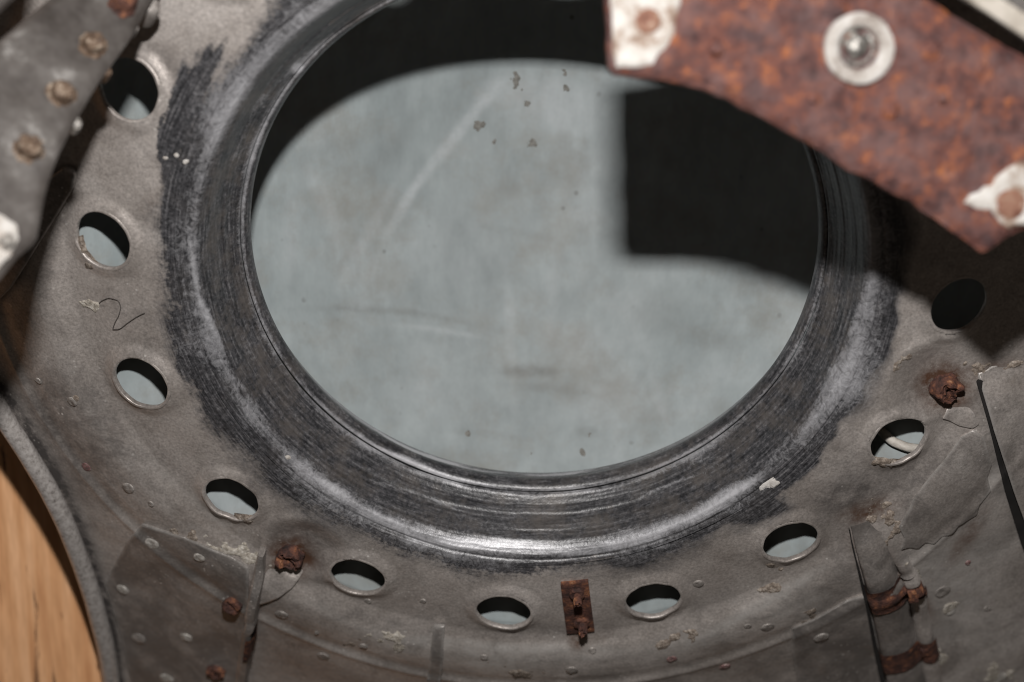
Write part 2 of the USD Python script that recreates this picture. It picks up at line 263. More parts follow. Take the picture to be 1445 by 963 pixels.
def Z(x, y, holes=True):
    x, y = np.asarray(x, float), np.asarray(y, float); r = np.hypot(x, y)
    z = prof(np.clip(r, 1.14, 4.2))
    w = sstep(1.25, 1.4, r)
    z = z + 0.010 * w * (fbm(np.stack([x * 2.2, y * 2.2, 0 * x + 3], -1), 3, 5) - .5) + 0.0028 * (fbm(np.stack([x * 11, y * 11, 0 * x + 9], -1), 3, 8) - .5)
    if holes:
        for hx, hy in HOLES:
            ux, uy = hx / HR, hy / HR
            dr = ((x - hx) * ux + (y - hy) * uy) * CONE_N; dt = -(x - hx) * uy + (y - hy) * ux
            d = np.hypot(dr, dt); z = z + 0.017 * np.where(d < 0.3, 1 - sstep(RHO + .004, RHO + .062, d), 0)
    for bx, by, br, bd in BOSS:
        d = np.hypot(x - bx, y - by)
        z = z + bd * (1 - sstep(br * .45, br, d)) + 0.35 * abs(bd) * np.exp(-((d - br * 1.12) / (br * .16)) ** 2)
    return z
Z0 = lambda x, y: Z(x, y, False)
bR = on(1318, 535, Z0); bL = on(430, 775, Z0)
BOSS += [(bR[0], bR[1], .155, -.022), (bL[0], bL[1], .155, -.020)]
def normal(x, y, fn=Z, e=4e-3):
    n = np.array([-(fn(x + e, y) - fn(x - e, y)) / (2 * e), -(fn(x, y + e) - fn(x, y - e)) / (2 * e), 1.0]); return n / np.linalg.norm(n)
def frame_on(x, y, fn=Z, turn=0.0):
    """Rows: two directions in the surface and its normal."""
    n = normal(float(x), float(y), fn); a = np.cross([0, 1, 0], n); a /= np.linalg.norm(a); b = np.cross(n, a)
    c, s = math.cos(turn), math.sin(turn)
    return np.stack([c * a + s * b, -s * a + c * b, n])
def polar(v): return np.stack([np.arctan2(v[:, 0], -v[:, 1]), np.hypot(v[:, 0], v[:, 1])], 1)

def blobs(v, spec, fn):
    # soft marks: (px, py, half length, half width in points of the photograph, turn, strength)
    out = np.zeros(len(v))
    for a, b, w, h, ang, k in spec:
        o = on(a, b, fn); ex = on(a + math.cos(ang), b + math.sin(ang), fn) - o; ey = on(a - math.sin(ang), b + math.cos(ang), fn) - o
        M = np.linalg.inv(np.stack([ex[:2], ey[:2]], 1)); q = (v[:, :2] - o[:2]) @ M.T / [w, h]
        out += k * np.exp(-(q ** 2).sum(1) ** 1.5)
    return out
COWL_MARKS_SHADING = [(430, 765, 60, 42, .3, -.5), (1195, 700, 60, 30, -.4, -.65), (1300, 690, 45, 70, .5, -.45), (1318, 545, 60, 45, 0, -.35), (120, 640, 50, 90, -.6, -.5), (60, 560, 40, 60, 0, -.4), (250, 930, 90, 60, 0, -.35), (690, 935, 80, 16, .05, .5), (640, 908, 80, 9, .1, .5), (1080, 850, 100, 9, -.52, .5), (760, 915, 90, 8, 0, .5), (440, 850, 70, 9, .5, .3), (1330, 850, 80, 90, 0, .25), (250, 680, 90, 10, .75, .25), (560, 905, 50, 14, .3, .35), (960, 910, 70, 14, -.25, .35), (850, 925, 60, 10, -.1, .3), (1130, 860, 60, 16, -.4, .3), (1330, 800, 60, 50, 0, .25), (1400, 760, 40, 40, 0, .2), (1380, 700, 12, 60, .6, .5), (1150, 745, 60, 16, -.5, .0), (760, 890, 120, 12, 0, -.35), (540, 880, 60, 14, .3, -.3), (1000, 850, 60, 16, -.3, -.2), (240, 660, 60, 14, .9, -.15), (1200, 790, 30, 60, .3, -.3), (410, 900, 40, 60, 0, -.35), (480, 950, 40, 14, .3, -.3), (1080, 930, 50, 20, -.2, -.3), (1180, 930, 40, 30, 0, -.4), (1430, 640, 40, 90, 0, .2), (1300, 930, 60, 30, 0, -.2), (230, 90, 40, 20, .5, -.35)]  # stains, plus the lit crest and darker band before it painted in
RUST_MARKS = [(412, 785, 34, 30, 0, .8), (328, 853, 22, 20, 0, .7), (305, 946, 22, 20, 0, .7), (1331, 544, 36, 32, 0, .8), (815, 900, 14, 18, 0, .6), (1290, 840, 40, 14, .9, .5), (1300, 925, 34, 14, .9, .5), (1225, 720, 40, 14, -.3, .5), (1400, 520, 40, 14, -.2, .3), (1240, 800, 50, 24, .9, .4), (1365, 760, 12, 50, .6, .4), (355, 850, 14, 30, .2, .5)]
WEAR_GLINT = [(590, 652, 62, 7, .42, 1.0), (655, 674, 55, 5, .2, .5), (790, 690, 60, 6, 0, .35), (700, 768, 120, 9, .05, .5), (545, 738, 50, 9, .4, .45), (470, 690, 40, 7, .6, .25), (870, 770, 60, 8, -.2, .3), (965, 735, 60, 9, -.35, .45), (1030, 695, 50, 8, -.5, .5), (1100, 630, 40, 7, -.9, .35), (1170, 530, 40, 7, -1.1, .3), (1205, 455, 30, 7, -1.3, .35), (300, 460, 40, 5, 1.15, .5), (275, 385, 40, 4, 1.4, .3), (355, 565, 40, 5, .95, .3), (430, 80, 60, 6, -.72, .5), (370, 140, 20, 6, -.9, .35), (340, 200, 60, 4, -1.2, .25), (600, 700, 90, 3, .35, .3), (760, 730, 150, 3, 0, .3), (930, 690, 60, 3, -.4, .35), (420, 95, 8, 6, 0, .8)]  # scuffs, plus highlights on the rolled edges painted as pale blobs
PAINT = [(252, 135, 16, 60, .05, .10), (275, 112, 14, 62, .22, .10), (298, 78, 9, 50, .30, .09), (318, 58, 6, 40, .4, .08), (262, 80, 6, 45, .2, .06), (233, 190, 14, 45, 0, .09), (225, 150, 8, 30, .1, .06), (240, 300, 14, 70, 0, .04), (250, 490, 16, 60, -.3, .05), (300, 590, 30, 30, .8, .05), (1090, 735, 60, 20, -.5, .05), (1240, 480, 20, 60, .3, .03), (880, 790, 40, 12, 0, .03), (330, 40, 40, 30, -.7, -.06)]
def cmarks(v): return {'paint': blobs(v, PAINT, Z0), 'mark': blobs(v, COWL_MARKS_SHADING, Z0), 'rust': np.clip(1.5 * blobs(v, RUST_MARKS, Z0), 0, 1)}
cowl = thing('engine_cowling', (0, 0, -0.7), 'weathered grey metal cowling with round black-lipped opening ringed by small holes', 'cowling')
TH = np.linspace(-np.pi, np.pi, 1441)
def ring(profile, wob=0.0, seed=0):
    pr = np.asarray(profile); T, Rr = np.meshgrid(TH, pr[:, 0], indexing='ij'); Zz = np.repeat(pr[None, :, 1], len(TH), 0)
    if wob:
        q = np.stack([np.sin(T) * 2.2, np.cos(T) * 2.2, Rr * 26], -1)
        Zz = Zz + wob * (fbm(q, 4, seed) - .5) * sstep(1.0, 1.03, Rr) * (1 - sstep(1.22, 1.25, Rr))
    v = np.stack([Rr * np.sin(T), -Rr * np.cos(T), Zz], -1).reshape(-1, 3)
    f = grid_faces(len(TH), len(pr))
    return v, f, np.stack([T.ravel(), Rr.ravel()], 1)
# lip, rolled down into the opening; inside it a second ring with a fine gap between
fine = lambda pts, n: smooth_path(pts, n)
lipp = fine([(1.055, .032), (1.037, .040), (1.0300, .047), (1.0305, .054), (1.040, .066), (1.056, .086), (1.072, .110), (1.084, .126), (1.094, .145), (1.108, .173), (1.122, .1985), (1.134, .2175), (1.146, .232), (1.158, .242), (1.172, .2485), (1.186, .252), (1.20, .2545), (1.215, .2575)], 150)
lz_ = PchipInterpolator([1.0, 1.03, 1.084, 1.146, 1.2, 4], [.0, .045, .126, .232, .2545, .2])
lipfn = lambda x, y: lz_(np.clip(np.hypot(x, y), 1.0, 1.25))
k_ = .32 * sstep(1.045, 1.06, lipp[:, 0]) * (1 - sstep(1.125, 1.14, lipp[:, 0])); lipp[:, 1] += k_ * (.0022 * np.sin((lipp[:, 0] - 1.045) * 2 * np.pi / .026) + .0013 * np.sin((lipp[:, 0] - 1.04) * 2 * np.pi / .011))
lipp[:, 1] -= .006 * np.exp(-((lipp[:, 0] - 1.194) / .006) ** 2)
v, f, st = ring(lipp, 0.020, 2); part('lip', (v, f), M_PAINTED, cowl, st=st, marks={'wear_glint': blobs(v, WEAR_GLINT, lipfn)})
inn = fine([(1.06, -.13), (1.035, -.09), (1.012, -.03), (1.0015, -.008), (1.0, .002), (1.002, .014), (1.0065, .026), (1.0135, .036), (1.022, .0425), (1.0275, .043), (1.031, .034)], 40)
v, f, st = ring(inn, 0.006, 4); part('inner_ring', (v, f), M_PAINTED, cowl, st=st, marks={'wear_glint': blobs(v, WEAR_GLINT, lipfn)})

def surface_mesh(T, Rr, keep=None):
    x, y = Rr * np.sin(T), -Rr * np.cos(T); v = np.stack([x, y, Z(x, y)], -1).reshape(-1, 3)
    f = grid_faces(*T.shape)
    if keep is not None:
        k = keep(v); f = f[k[f].all(1)]
    return v, f, np.stack([T.ravel(), Rr.ravel()], 1)
def off_holes(v):
    k = np.ones(len(v), bool)
    for hx, hy in HOLES:
        ux, uy = hx / HR, hy / HR
        dr = ((v[:, 0] - hx) * ux + (v[:, 1] - hy) * uy) * CONE_N; dt = -(v[:, 0] - hx) * uy + (v[:, 1] - hy) * ux
        k &= np.hypot(dr, dt) > RHO + .003
    return k
T, Rr = np.meshgrid(np.linspace(-np.pi, np.pi, 1601), np.linspace(1.215, 1.665, 84), indexing='ij')
v, f, st = surface_mesh(T, Rr, off_holes)
front = part('front_panel', (v, f), M_PAINTED, cowl, st=st, marks=cmarks(v))
for k, (hx, hy) in enumerate(HOLES):                       # each hole has a turned-up rim
    fr = frame_on(hx, hy, Z0)
    o = np.array([hx, hy, float(Z0(hx, hy))])
    prf = fine([(RHO + .012, .0150), (RHO + .007, .0174), (RHO + .003, .0174), (RHO + .0, .0148), (RHO - .0010, .009), (RHO - .0005, .003), (RHO + .002, -.004)], 22)
    v, f = revolve(prf, 72, fr, o)
    t = np.arctan2((v - o) @ fr[1], (v - o) @ fr[0])
    v = v + 0.007 * (noise(np.stack([np.cos(t) * 3 + k * 7, np.sin(t) * 3, 0 * t], -1), k) - .5)[:, None] * fr[2]
    part('hole_rim', (v, f), M_PAINTED, front, st=polar(v))

# skirt: its lower left border is cut in a hollow curve and rolled round a tube
EDGE = [(-70, 480), (-30, 545), (0, 594), (30, 640), (60, 692), (85, 745), (106, 800), (122, 850), (135, 900), (145, 963), (150, 1020), (152, 1090)]
epts = np.array([on(a + 15, b, Z0) for a, b in EDGE]); eth, er = np.arctan2(epts[:, 0], -epts[:, 1]), np.hypot(epts[:, 0], epts[:, 1])
order = np.argsort(eth); rout_i = PchipInterpolator(eth[order], er[order])
lo, hi = eth.min(), eth.max()
def rout(t):
    a = np.where(t < lo, er[order][0] + (lo - t) * .6, 3.5)
    return np.clip(np.where((t >= lo) & (t <= hi), rout_i(np.clip(t, lo, hi)), a), 1.8, 3.5)
t1 = np.linspace(-np.pi, np.pi, 1301); u = np.linspace(0, 1, 190) ** 1.15
T = np.repeat(t1[:, None], len(u), 1); Rr = 1.665 + u[None] * (rout(t1)[:, None] - 1.665)
v, f, st = surface_mesh(T, Rr)
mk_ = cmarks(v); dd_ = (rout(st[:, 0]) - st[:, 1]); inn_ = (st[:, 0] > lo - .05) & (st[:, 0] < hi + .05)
mk_['mark'] = mk_['mark'] - 1.0 * inn_ * np.exp(-((dd_ - .055) / .035) ** 2)  # shade of the crease beside the tube, painted into the skirt
skirt = part('skirt', (v, f), M_SKIRT, cowl, st=st, marks=mk_)
tp = smooth_path(np.array([on(a + 15, b, Z0) for a, b in EDGE]) + [0, 0, .030], 160)
v, f = tube(tp, .038, 20); v = v + 0.0012 * (fbm(v * 9, 2, 3) - .5)[:, None]
part('edge_tube', (v, f), M_TUBE, cowl, smooth=True)

def sheet(pix, lift, thick, mat, parent, name, res=.03, rnd=.012, label=None, fn=Z0, lifts=None, worn=.30):
    """A thin sheet laid over the surface: outline given by points of the surface."""
    pg = Polygon([tuple(on(a, b, fn)[:2]) for a, b in pix]).buffer(0)
    pg = pg.buffer(-rnd).buffer(rnd, 4)
    if pg.geom_type != 'Polygon': pg = max(pg.geoms, key=lambda g: g.area)
    m = trimesh.creation.extrude_polygon(pg, thick, engine='earcut')
    inner = pg.buffer(-.014)
    if inner.geom_type == 'Polygon' and not inner.is_empty:      # a narrow turned-down border
        caps = [trimesh.creation.triangulate_polygon(g, engine='earcut') for g in (pg.difference(inner), inner)]
        v, f = [], []; n = 0
        for a, b in caps:
            v.append(np.column_stack([a, np.full(len(a), thick)])); f.append(np.asarray(b) + n); n += len(a)
        ring_ = np.array(pg.exterior.coords)[:-1]; k = len(ring_)
        v.append(np.column_stack([ring_, np.full(k, thick)])); v.append(np.column_stack([ring_, np.full(k, -.004)])); ii = np.arange(k); jj = (ii + 1) % k
        sgn = 1 if pg.exterior.is_ccw else -1
        w1 = np.vstack([np.stack([n + ii, n + k + ii, n + jj], 1), np.stack([n + jj, n + k + ii, n + k + jj], 1)])[:, ::sgn]
        f.append(w1); m = trimesh.Trimesh(np.vstack(v), np.vstack(f), process=True)
        nz = m.face_normals[:, 2]; F = np.array(m.faces); F[nz < -.5] = F[nz < -.5][:, ::-1]; m = trimesh.Trimesh(m.vertices, F, process=True)
    v, f = trimesh.remesh.subdivide_to_size(m.vertices, m.faces, res, max_iter=12)
    mm = trimesh.Trimesh(v, f, process=True); v = np.array(mm.vertices)
    d0 = shapely.distance(shapely.points(v[:, 0], v[:, 1]), pg.exterior)
    v[:, 2] -= np.where(v[:, 2] > thick * .6, thick * .22 * np.clip(1 - d0 / .010, 0, 1) ** 2, 0)
    up = v[:, 2].copy()
    v[:, 2] = fn(v[:, 0], v[:, 1]) + lift + up + (lifts(v) if lifts is not None else 0) + 0.003 * (fbm(v * [9, 9, 0] + 4, 2, 6) - .5)
    dist = shapely.distance(shapely.points(v[:, 0], v[:, 1]), pg.exterior)
    return part(name, (v, np.array(mm.faces)), mat, parent, smooth=True, label=label, marks={'mark': worn * np.exp(-(dist / .008) ** 2)})  # pale border: rubbed edge and painted edge highlight in one

# black strip painting the shade of the slit beside the side panel
sheet([(1376, 534), (1384, 528), (1410, 604), (1440, 690), (1462, 752), (1520, 905), (1494, 905), (1440, 765), (1417, 690), (1396, 604)], .002, .008, M_GAP_BLACK, cowl, 'rubber_seal')
pt_ = on(1400, 512, Z0)
sheet([(1378, 524), (1410, 512), (1460, 505), (1640, 500), (1680, 930), (1512, 900), (1452, 752), (1429, 690), (1401, 604)], .010, .024, M_SKIRT, cowl, 'side_panel', .05, .008, lifts=lambda v: -.034 * (1 - sstep(0, .22, pt_[1] - v[:, 1])), worn=.6)  # strong pale border paints the lit edge of this panel
# lapped sheets
lap = sheet([(202, 738), (262, 757), (330, 785), (352, 800), (352, 960), (345, 1040), (205, 1040), (186, 963), (172, 900), (160, 860), (148, 822), (165, 790), (182, 760)], .001, .013, M_LAP, cowl, 'lapped_sheet', .03, .02)
lap2 = sheet([(1117, 886), (1150, 872), (1196, 846), (1225, 838), (1262, 1040), (1140, 1040), (1126, 963), (1118, 920)], .001, .012, M_LAP, cowl, 'lapped_sheet', .03, .015)
sheet([(1271, 776), (1276, 758), (1268, 742), (1281, 722), (1288, 704), (1312, 672), (1330, 652), (1356, 616), (1374, 606), (1388, 616), (1399, 655), (1393, 672), (1398, 692), (1382, 712), (1378, 726), (1352, 742), (1345, 752), (1330, 756), (1318, 768), (1306, 765), (1296, 774), (1284, 772)], .0, .007, M_FLAP, cowl, 'torn_flap', .025, .006)
pt3 = on(1350, 562, Z0)
sheet([(1330, 590), (1342, 562), (1356, 566), (1366, 574), (1374, 582), (1381, 598), (1372, 604), (1352, 600)], .0, .008, M_SKIRT, cowl, 'torn_flap', .02, .004, lifts=lambda v: -.014 * (1 - sstep(0, .08, pt3[1] - v[:, 1])), worn=.1)  # added sheet, shaped so its lower edge shadows like a crack
# narrow straps
sheet([(612, 880), (628, 880), (624, 940), (616, 1010), (596, 1010), (605, 940)], .008, .014, M_LAP, cowl, 'strap', .03, .003)
pt2 = on(410, 795, Z0)
sheet([(386, 792), (436, 796), (414, 826), (392, 842), (364, 852), (352, 850), (366, 822)], .004, .012, M_SKIRT, cowl, 'tongue', .02, .012, lifts=lambda v: -.020 * (1 - sstep(0, .09, pt2[1] - v[:, 1])), worn=.0)

def sweep(center, section, side, up):
    """An open section carried along a line on the surface; section: (across, up)."""
    c = np.asarray(center); n = len(c); s = np.asarray(section)
    v = c[:, None] + s[None, :, :1] * side[:, None] + s[None, :, 1:] * up[:, None]
    return v.reshape(-1, 3), grid_faces(n, len(s))[:, ::-1]
def line_on(pts, n, fn=Z0):
    c = smooth_path([on(a, b, fn) for a, b in pts], n); c[:, 2] = fn(c[:, 0], c[:, 1])
    t = np.gradient(c, axis=0); t /= np.linalg.norm(t, axis=1, keepdims=True)
    up = np.array([normal(x, y, fn, .03) for x, y, _ in c]); side = np.cross(t, up); side /= np.linalg.norm(side, axis=1, keepdims=True)
    if side[0, 0] < 0: side = -side
    return c, side, up
# left standing strap with its two rusted clips
c, side, up = line_on([(372, 772), (368, 800), (361, 850), (352, 905), (343, 963), (332, 1040)], 60)
h = np.r_[np.linspace(.050, .085, 20), np.full(40, .085)]
sec = np.array([(-.022, -.02), (-.023, .50), (-.020, .9), (-.010, 1.0), (.008, 1.0), (.018, .92), (.021, .5), (.020, -.02)])
vv = c[:, None] + sec[None, :, :1] * side[:, None] * np.minimum(1, np.linspace(.55, 6, 60))[:, None, None] + (sec[None, :, 1:] * h[:, None, None]) * up[:, None]
vv = vv.reshape(-1, 3); ff = grid_faces(60, 8)
ff = np.vstack([np.vstack([ff[:, [0, 1, 2]], ff[:, [0, 2, 3]]]), [[0, k, k + 1] for k in range(1, 7)]])
st_ = part('standing_strap', (vv, ff[:, ::-1]), M_LAP, cowl, smooth=40)
def clip_on(i0, i1, grow, parent):
    k = np.arange(i0, i1); s2 = np.array([(.020, .0), (.027, .35), (.0275, .7), (.022, 1.02), (.004, 1.10), (.002, 1.04)])
    w = c[k][:, None] + s2[None, :, :1] * side[k][:, None] + s2[None, :, 1:] * .085 * up[k][:, None]
    w = w.reshape(-1, 3); w = w + .012 * (fbm(w * 40, 2, i0) - .5)[:, None]
    part('rusty_clip', (w, grid_faces(len(k), len(s2))), M_RUST, parent, smooth=True)
clip_on(19, 28, 1, st_); clip_on(39, 48, 1, st_)

# right channel: a half-round rail with two rusted bands
c, side, up = line_on([(1200, 742), (1212, 792), (1226, 850), (1240, 915), (1256, 985), (1270, 1050)], 90)
rail = fine([(.0, -.06), (.0, .02), (.002, .044), (.010, .054), (.038, .060), (.064, .052), (.086, .030), (.100, .010), (.106, .004)], 30)
taper = 1.5 * np.minimum(1, np.linspace(.62, 1.9, 90))
vv = (c[:, None] + rail[None, :, :1] * side[:, None] * taper[:, None, None] + rail[None, :, 1:] * up[:, None] * np.minimum(1, np.linspace(.12, 6, 90))[:, None, None]).reshape(-1, 3)
rl = part('rail', (vv, grid_faces(90, 30)[:, ::-1]), M_LAP, cowl, smooth=40)
rail2 = fine([(.104, -.01), (.108, .022), (.120, .034), (.136, .032), (.148, .014), (.152, -.01)], 16)
v2, f2 = sweep(c[14:], rail2, side[14:] * taper[14:, None], up[14:]); v2 = v2 + .006 * (fbm(v2 * 18, 3, 5) - .5)[:, None]
part('rail_bead', (v2, f2), M_SKIRT, rl, smooth=40)
def band(i0, i1, parent):
    k = np.arange(i0, i1); s2 = fine([(-.003, .0), (-.004, .045), (.004, .060), (.036, .067), (.068, .057), (.091, .034), (.104, .020), (.112, .038), (.126, .044), (.142, .038), (.152, .022), (.158, .002)], 34)
    sk = np.linspace(0, 5, 34)[None]
    w = c[k][:, None] + s2[None, :, :1] * (side * taper[:, None])[k][:, None] + s2[None, :, 1:] * up[k][:, None]
    tdir = np.gradient(c, axis=0)[k]; tdir /= np.linalg.norm(tdir, axis=1, keepdims=True)
    w = w + (.055 * (np.clip(s2[:, 0], 0, 1) / .15) ** 1.3)[None, :, None] * tdir[:, None]
    w = w.reshape(-1, 3); w = w + .007 * (fbm(w * 40, 3, i0) - .5)[:, None]
    b = part('rusty_band', (w, grid_faces(len(k), 34)[:, ::-1]), M_RUST, parent, smooth=True)
    m = len(k) // 2
    o = c[k[m]] + side[k[m]] * .118 * taper[k[m]] + up[k[m]] * .036 + tdir[m] * .04
    bl = trimesh.creation.box((.040, .075, .018)); bl = bl.subdivide().subdivide()
    q = np.array(bl.vertices); q = q * (1 - .25 * np.linalg.norm(q / [.040, .075, .018], axis=1, keepdims=True)) + .012 * (fbm(q * 50, 2, 3) - .5)[:, None]
    part('lug', (o + q[:, :1] * side[k[m]] + q[:, 1:2] * tdir[m] + q[:, 2:] * up[k[m]], np.array(bl.faces)[:, ::-1]), M_RUST, b, smooth=True)
band(17, 27, rl); band(45, 54, rl)
# black strip standing in for the shaded gap left of the rail
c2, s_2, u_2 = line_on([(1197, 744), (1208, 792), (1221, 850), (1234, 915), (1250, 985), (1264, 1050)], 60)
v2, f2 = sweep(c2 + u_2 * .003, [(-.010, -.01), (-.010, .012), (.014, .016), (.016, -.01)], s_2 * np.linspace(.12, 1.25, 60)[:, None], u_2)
part('rubber_seal', (v2, f2), M_GAP_BLACK, rl, smooth=30)

# ---- fasteners
def dome(r, h, seg=20): return [(r * 1.02, -.004), (r, h * .35), (r * .86, h * .78), (r * .5, h), (0.0001, h * 1.02)]
def rivet(px, py, rpx, mat=None, h=.010, fn=Z, parent=cowl, name='rivet', rough=.15, lift=0.0):
    o = on(px, py, fn); fr = frame_on(o[0], o[1], fn); r = rpx / FPX * 6.7
    v, f = revolve(fine(dome(r, h), 9), 20, fr, o + lift * fr[2])
    d = v - o; v = v + fr[2] * (rough * h * 2 * (fbm(v * (1.2 / r) + px, 2, int(px) % 50) - .5))[:, None] + fr[0] * (r * .12 * (noise(np.stack([d @ fr[0] / r * 2, d @ fr[1] / r * 2, 0 * d[:, 0] + px], -1)) - .5))[:, None]
    return part(name, (v, f), mat or M_RIVET, parent, smooth=True)
lapZ = lambda x, y: Z(x, y) + .014
for px, py, r, m in [(215, 767, 11, M_RIVET_PALE), (173, 832, 10.5, M_RIVET_PALE), (196, 901, 12, M_RIVET), (263, 900, 11, M_RIVET_PALE), (281, 787, 9, M_RIVET_PALE), (235, 958, 12, M_RIVET_PALE)]:
    rivet(px, py, r, m, .006, lapZ, lap, rough=.8)
for px, py, r, m in [(54, 538, 6, M_RIVET), (102, 567, 8, M_RIVET), (122, 659, 8, M_RIVET_RED), (181, 689, 10, M_RIVET), (213, 711, 5, M_RIVET), (398, 868, 11, M_RIVET), (456, 926, 10, M_RIVET), (447, 893, 4, M_RIVET),
                     (519, 848, 6, M_RIVET), (597, 848, 5, M_RIVET), (513, 912, 7, M_RIVET), (683, 928, 6, M_RIVET), (807, 946, 10, M_RIVET), (948, 930, 8, M_RIVET_RED), (1023, 941, 9, M_RIVET_RED), (985, 824, 8, M_RIVET), (1055, 884, 6, M_RIVET),
                     (1083, 886, 11, M_RIVET), (1341, 863, 9, M_RIVET_PALE), (1366, 794, 5, M_RIVET_RED), (1393, 859, 6, M_RIVET), (1322, 928, 9, M_RIVET_PALE), (1411, 956, 13, M_RIVET_PALE), (1330, 835, 13, M_RIVET), (836, 918, 6, M_RIVET)]:
    rivet(px, py, r, m, .0045, Z, cowl, rough=.9)
rivet(1159, 900, 12, M_RIVET, .006, lambda x, y: Z(x, y) + .013, lap2, rough=.5)
def rusty(px, py, rpx, h, parent, name, lift=0.0, fn=Z, slot=True, mat=None):
    o = on(px, py, fn); fr = frame_on(o[0], o[1], fn, .6); r = rpx / FPX * 6.6
    pr = fine([(r * 1.05, -.01), (r * 1.02, h * .5), (r * .92, h * .9), (r * .62, h), (r * .55, h * .82), (r * .30, h * .86), (.0001, h * .9)], 22)
    v, f = revolve(pr, 34, fr, o + lift * fr[2])
    d = v - o; a, b, n_ = d @ fr[0], d @ fr[1], d @ fr[2]
    k = fbm(np.stack([a / r * 2.2 + px, b / r * 2.2, n_ / r], -1), 4, int(py) % 40) - .5
    rad = np.hypot(a, b) + 1e-9
    v = v + fr[2] * (k * h * .9 - (h * .5 * np.exp(-(a / (r * .13)) ** 2) * (rad < r * .9) if slot else 0))[:, None] + (k * r * .5 / rad)[:, None] * (a[:, None] * fr[0] + b[:, None] * fr[1])
    return part(name, (v, f), mat or M_RUST, parent, smooth=35)
rusty(328, 853, 15, .026, lap, 'rusty_screw', fn=lapZ); rusty(305, 946, 15, .026, lap, 'rusty_screw', fn=lapZ)
rusty(411, 781, 19, .055, cowl, 'rusty_bolt'); rusty(1331, 544, 20, .06, cowl, 'rusty_bolt')
cp = sheet([(791, 821), (830, 817), (839, 889), (800, 893)], .001, .013, M_RUST, cowl, 'rusty_clip_plate', .03, .002)
clipZ = lambda x, y: Z(x, y) + .014
for px, py, s in ((814, 838, 1.0), (821, 878, 1.05)):
    n = rusty(px, py, 11.5 * s, .014, cp, 'washer', fn=clipZ, slot=False)
    rusty(px + 1, py, 6.5 * s, .055, n, 'bolt', fn=clipZ, slot=False)

M_CRUST = simple('corrosion_crust', [(0.3, (0.13, 0.11, 0.09)), (0.5, (0.30, 0.27, 0.23)), (0.7, (0.52, 0.49, 0.45))], 420, .85, 0, 9, .8, 700)
M_CRUST_DARK = simple('brown_crust', [(0.3, (0.07, 0.052, 0.04)), (0.5, (0.18, 0.145, 0.118)), (0.7, (0.36, 0.32, 0.28))], 420, .85, 0, 9, .8, 700)
def crust(px, py, w, h, ang, mat, n=9, seed=0, parent=cowl, fn=Z, amp=.030, name='corrosion_crust', thr=.50, freq=26):
    # a rough deposit: only what rises above the sheet shows, so its outline is as uneven as its top
    nx, ny = int(np.clip(w * 2.5, 34, 100)), int(np.clip(h * 2.5, 34, 70))
    o = on(px, py, fn); ca, sa = math.cos(ang), math.sin(ang)
    ex = (on(px + ca, py + sa, fn) - o)[:2]; ey = (on(px - sa, py + ca, fn) - o)[:2]
    A, B = np.meshgrid(np.linspace(-1, 1, nx), np.linspace(-1, 1, ny), indexing='ij')
    xy = o[:2] + A.reshape(-1, 1) * w * ex + B.reshape(-1, 1) * h * ey
    q = np.stack([xy[:, 0] * freq, xy[:, 1] * freq, 0 * xy[:, 0] + seed + px], -1)
    k = fbm(q, 4, 3) - thr - .34 * (A.ravel() ** 2 + B.ravel() ** 2) ** 1.2 + .10
    z = np.array(fn(xy[:, 0], xy[:, 1])) + np.clip(k, -.25, .2) * amp - .0012
    p = part(name, (np.column_stack([xy, z]), grid_faces(nx, ny)), mat, parent, smooth=True)
    return p
for a in [(345, 778, 62, 18, .35, M_CRUST, 22), (258, 757, 30, 12, .3, M_CRUST_DARK, 9), (290, 776, 24, 18, .2, M_CRUST, 8), (550, 905, 40, 16, .25, M_CRUST, 12), (508, 910, 24, 12, 0, M_CRUST_DARK, 8), (262, 888, 14, 14, .8, M_CRUST, 8), (203, 905, 22, 14, .5, M_CRUST_DARK, 8), (1240, 722, 26, 22, 1.0, M_CRUST_DARK, 16), (1262, 745, 16, 40, .2, M_CRUST_DARK, 14), (1342, 862, 16, 14, 0, M_CRUST, 7), (1322, 926, 18, 18, .3, M_CRUST, 9), (1406, 952, 34, 22, .3, M_CRUST, 12), (1150, 885, 34, 20, .2, M_CRUST_DARK, 9), (102, 566, 10, 14, 1.2, M_CRUST_DARK, 6), (1086, 830, 20, 10, 0, M_CRUST_DARK, 6), (1290, 812, 20, 12, .8, M_CRUST, 8), (128, 431, 20, 9, .2, M_CRUST, 7), (1284, 512, 26, 14, -.5, M_CRUST_DARK, 9), (1352, 520, 18, 16, .5, M_CRUST_DARK, 8), (960, 905, 40, 14, -.2, M_CRUST_DARK, 7), (720, 945, 50, 14, .1, M_CRUST_DARK, 8), (126, 376, 16, 9, .8, M_CRUST_DARK, 7), (112, 352, 9, 16, -.3, M_CRUST_DARK, 7), (345, 735, 16, 6, .1, M_CRUST_DARK, 7), (489, 842, 10, 6, .3, M_CRUST, 7), (1250, 656, 26, 7, .1, M_CRUST_DARK, 7), (1400, 522, 50, 14, -.1, M_CRUST_DARK, 7), (1420, 540, 30, 16, .2, M_CRUST_DARK, 7), (1095, 800, 20, 6, .2, M_CRUST_DARK, 7)]:
    crust(*a[:5], a[5], a[6])
for px, py, r in [(1083, 687, 12), (1092, 684, 9), (404, 646, 7), (1107, 758, 0), (249, 219, 7), (233, 223, 6), (262, 229, 5), (985, 824, 11)]:
    if r: crust(px, py, r, r * .8, -.3, M_PALE, 5, 3, cowl, lambda x, y: prof(np.clip(np.hypot(x, y), 1.14, 4.2)) + .0015, .02, 'paint_drip', .42)

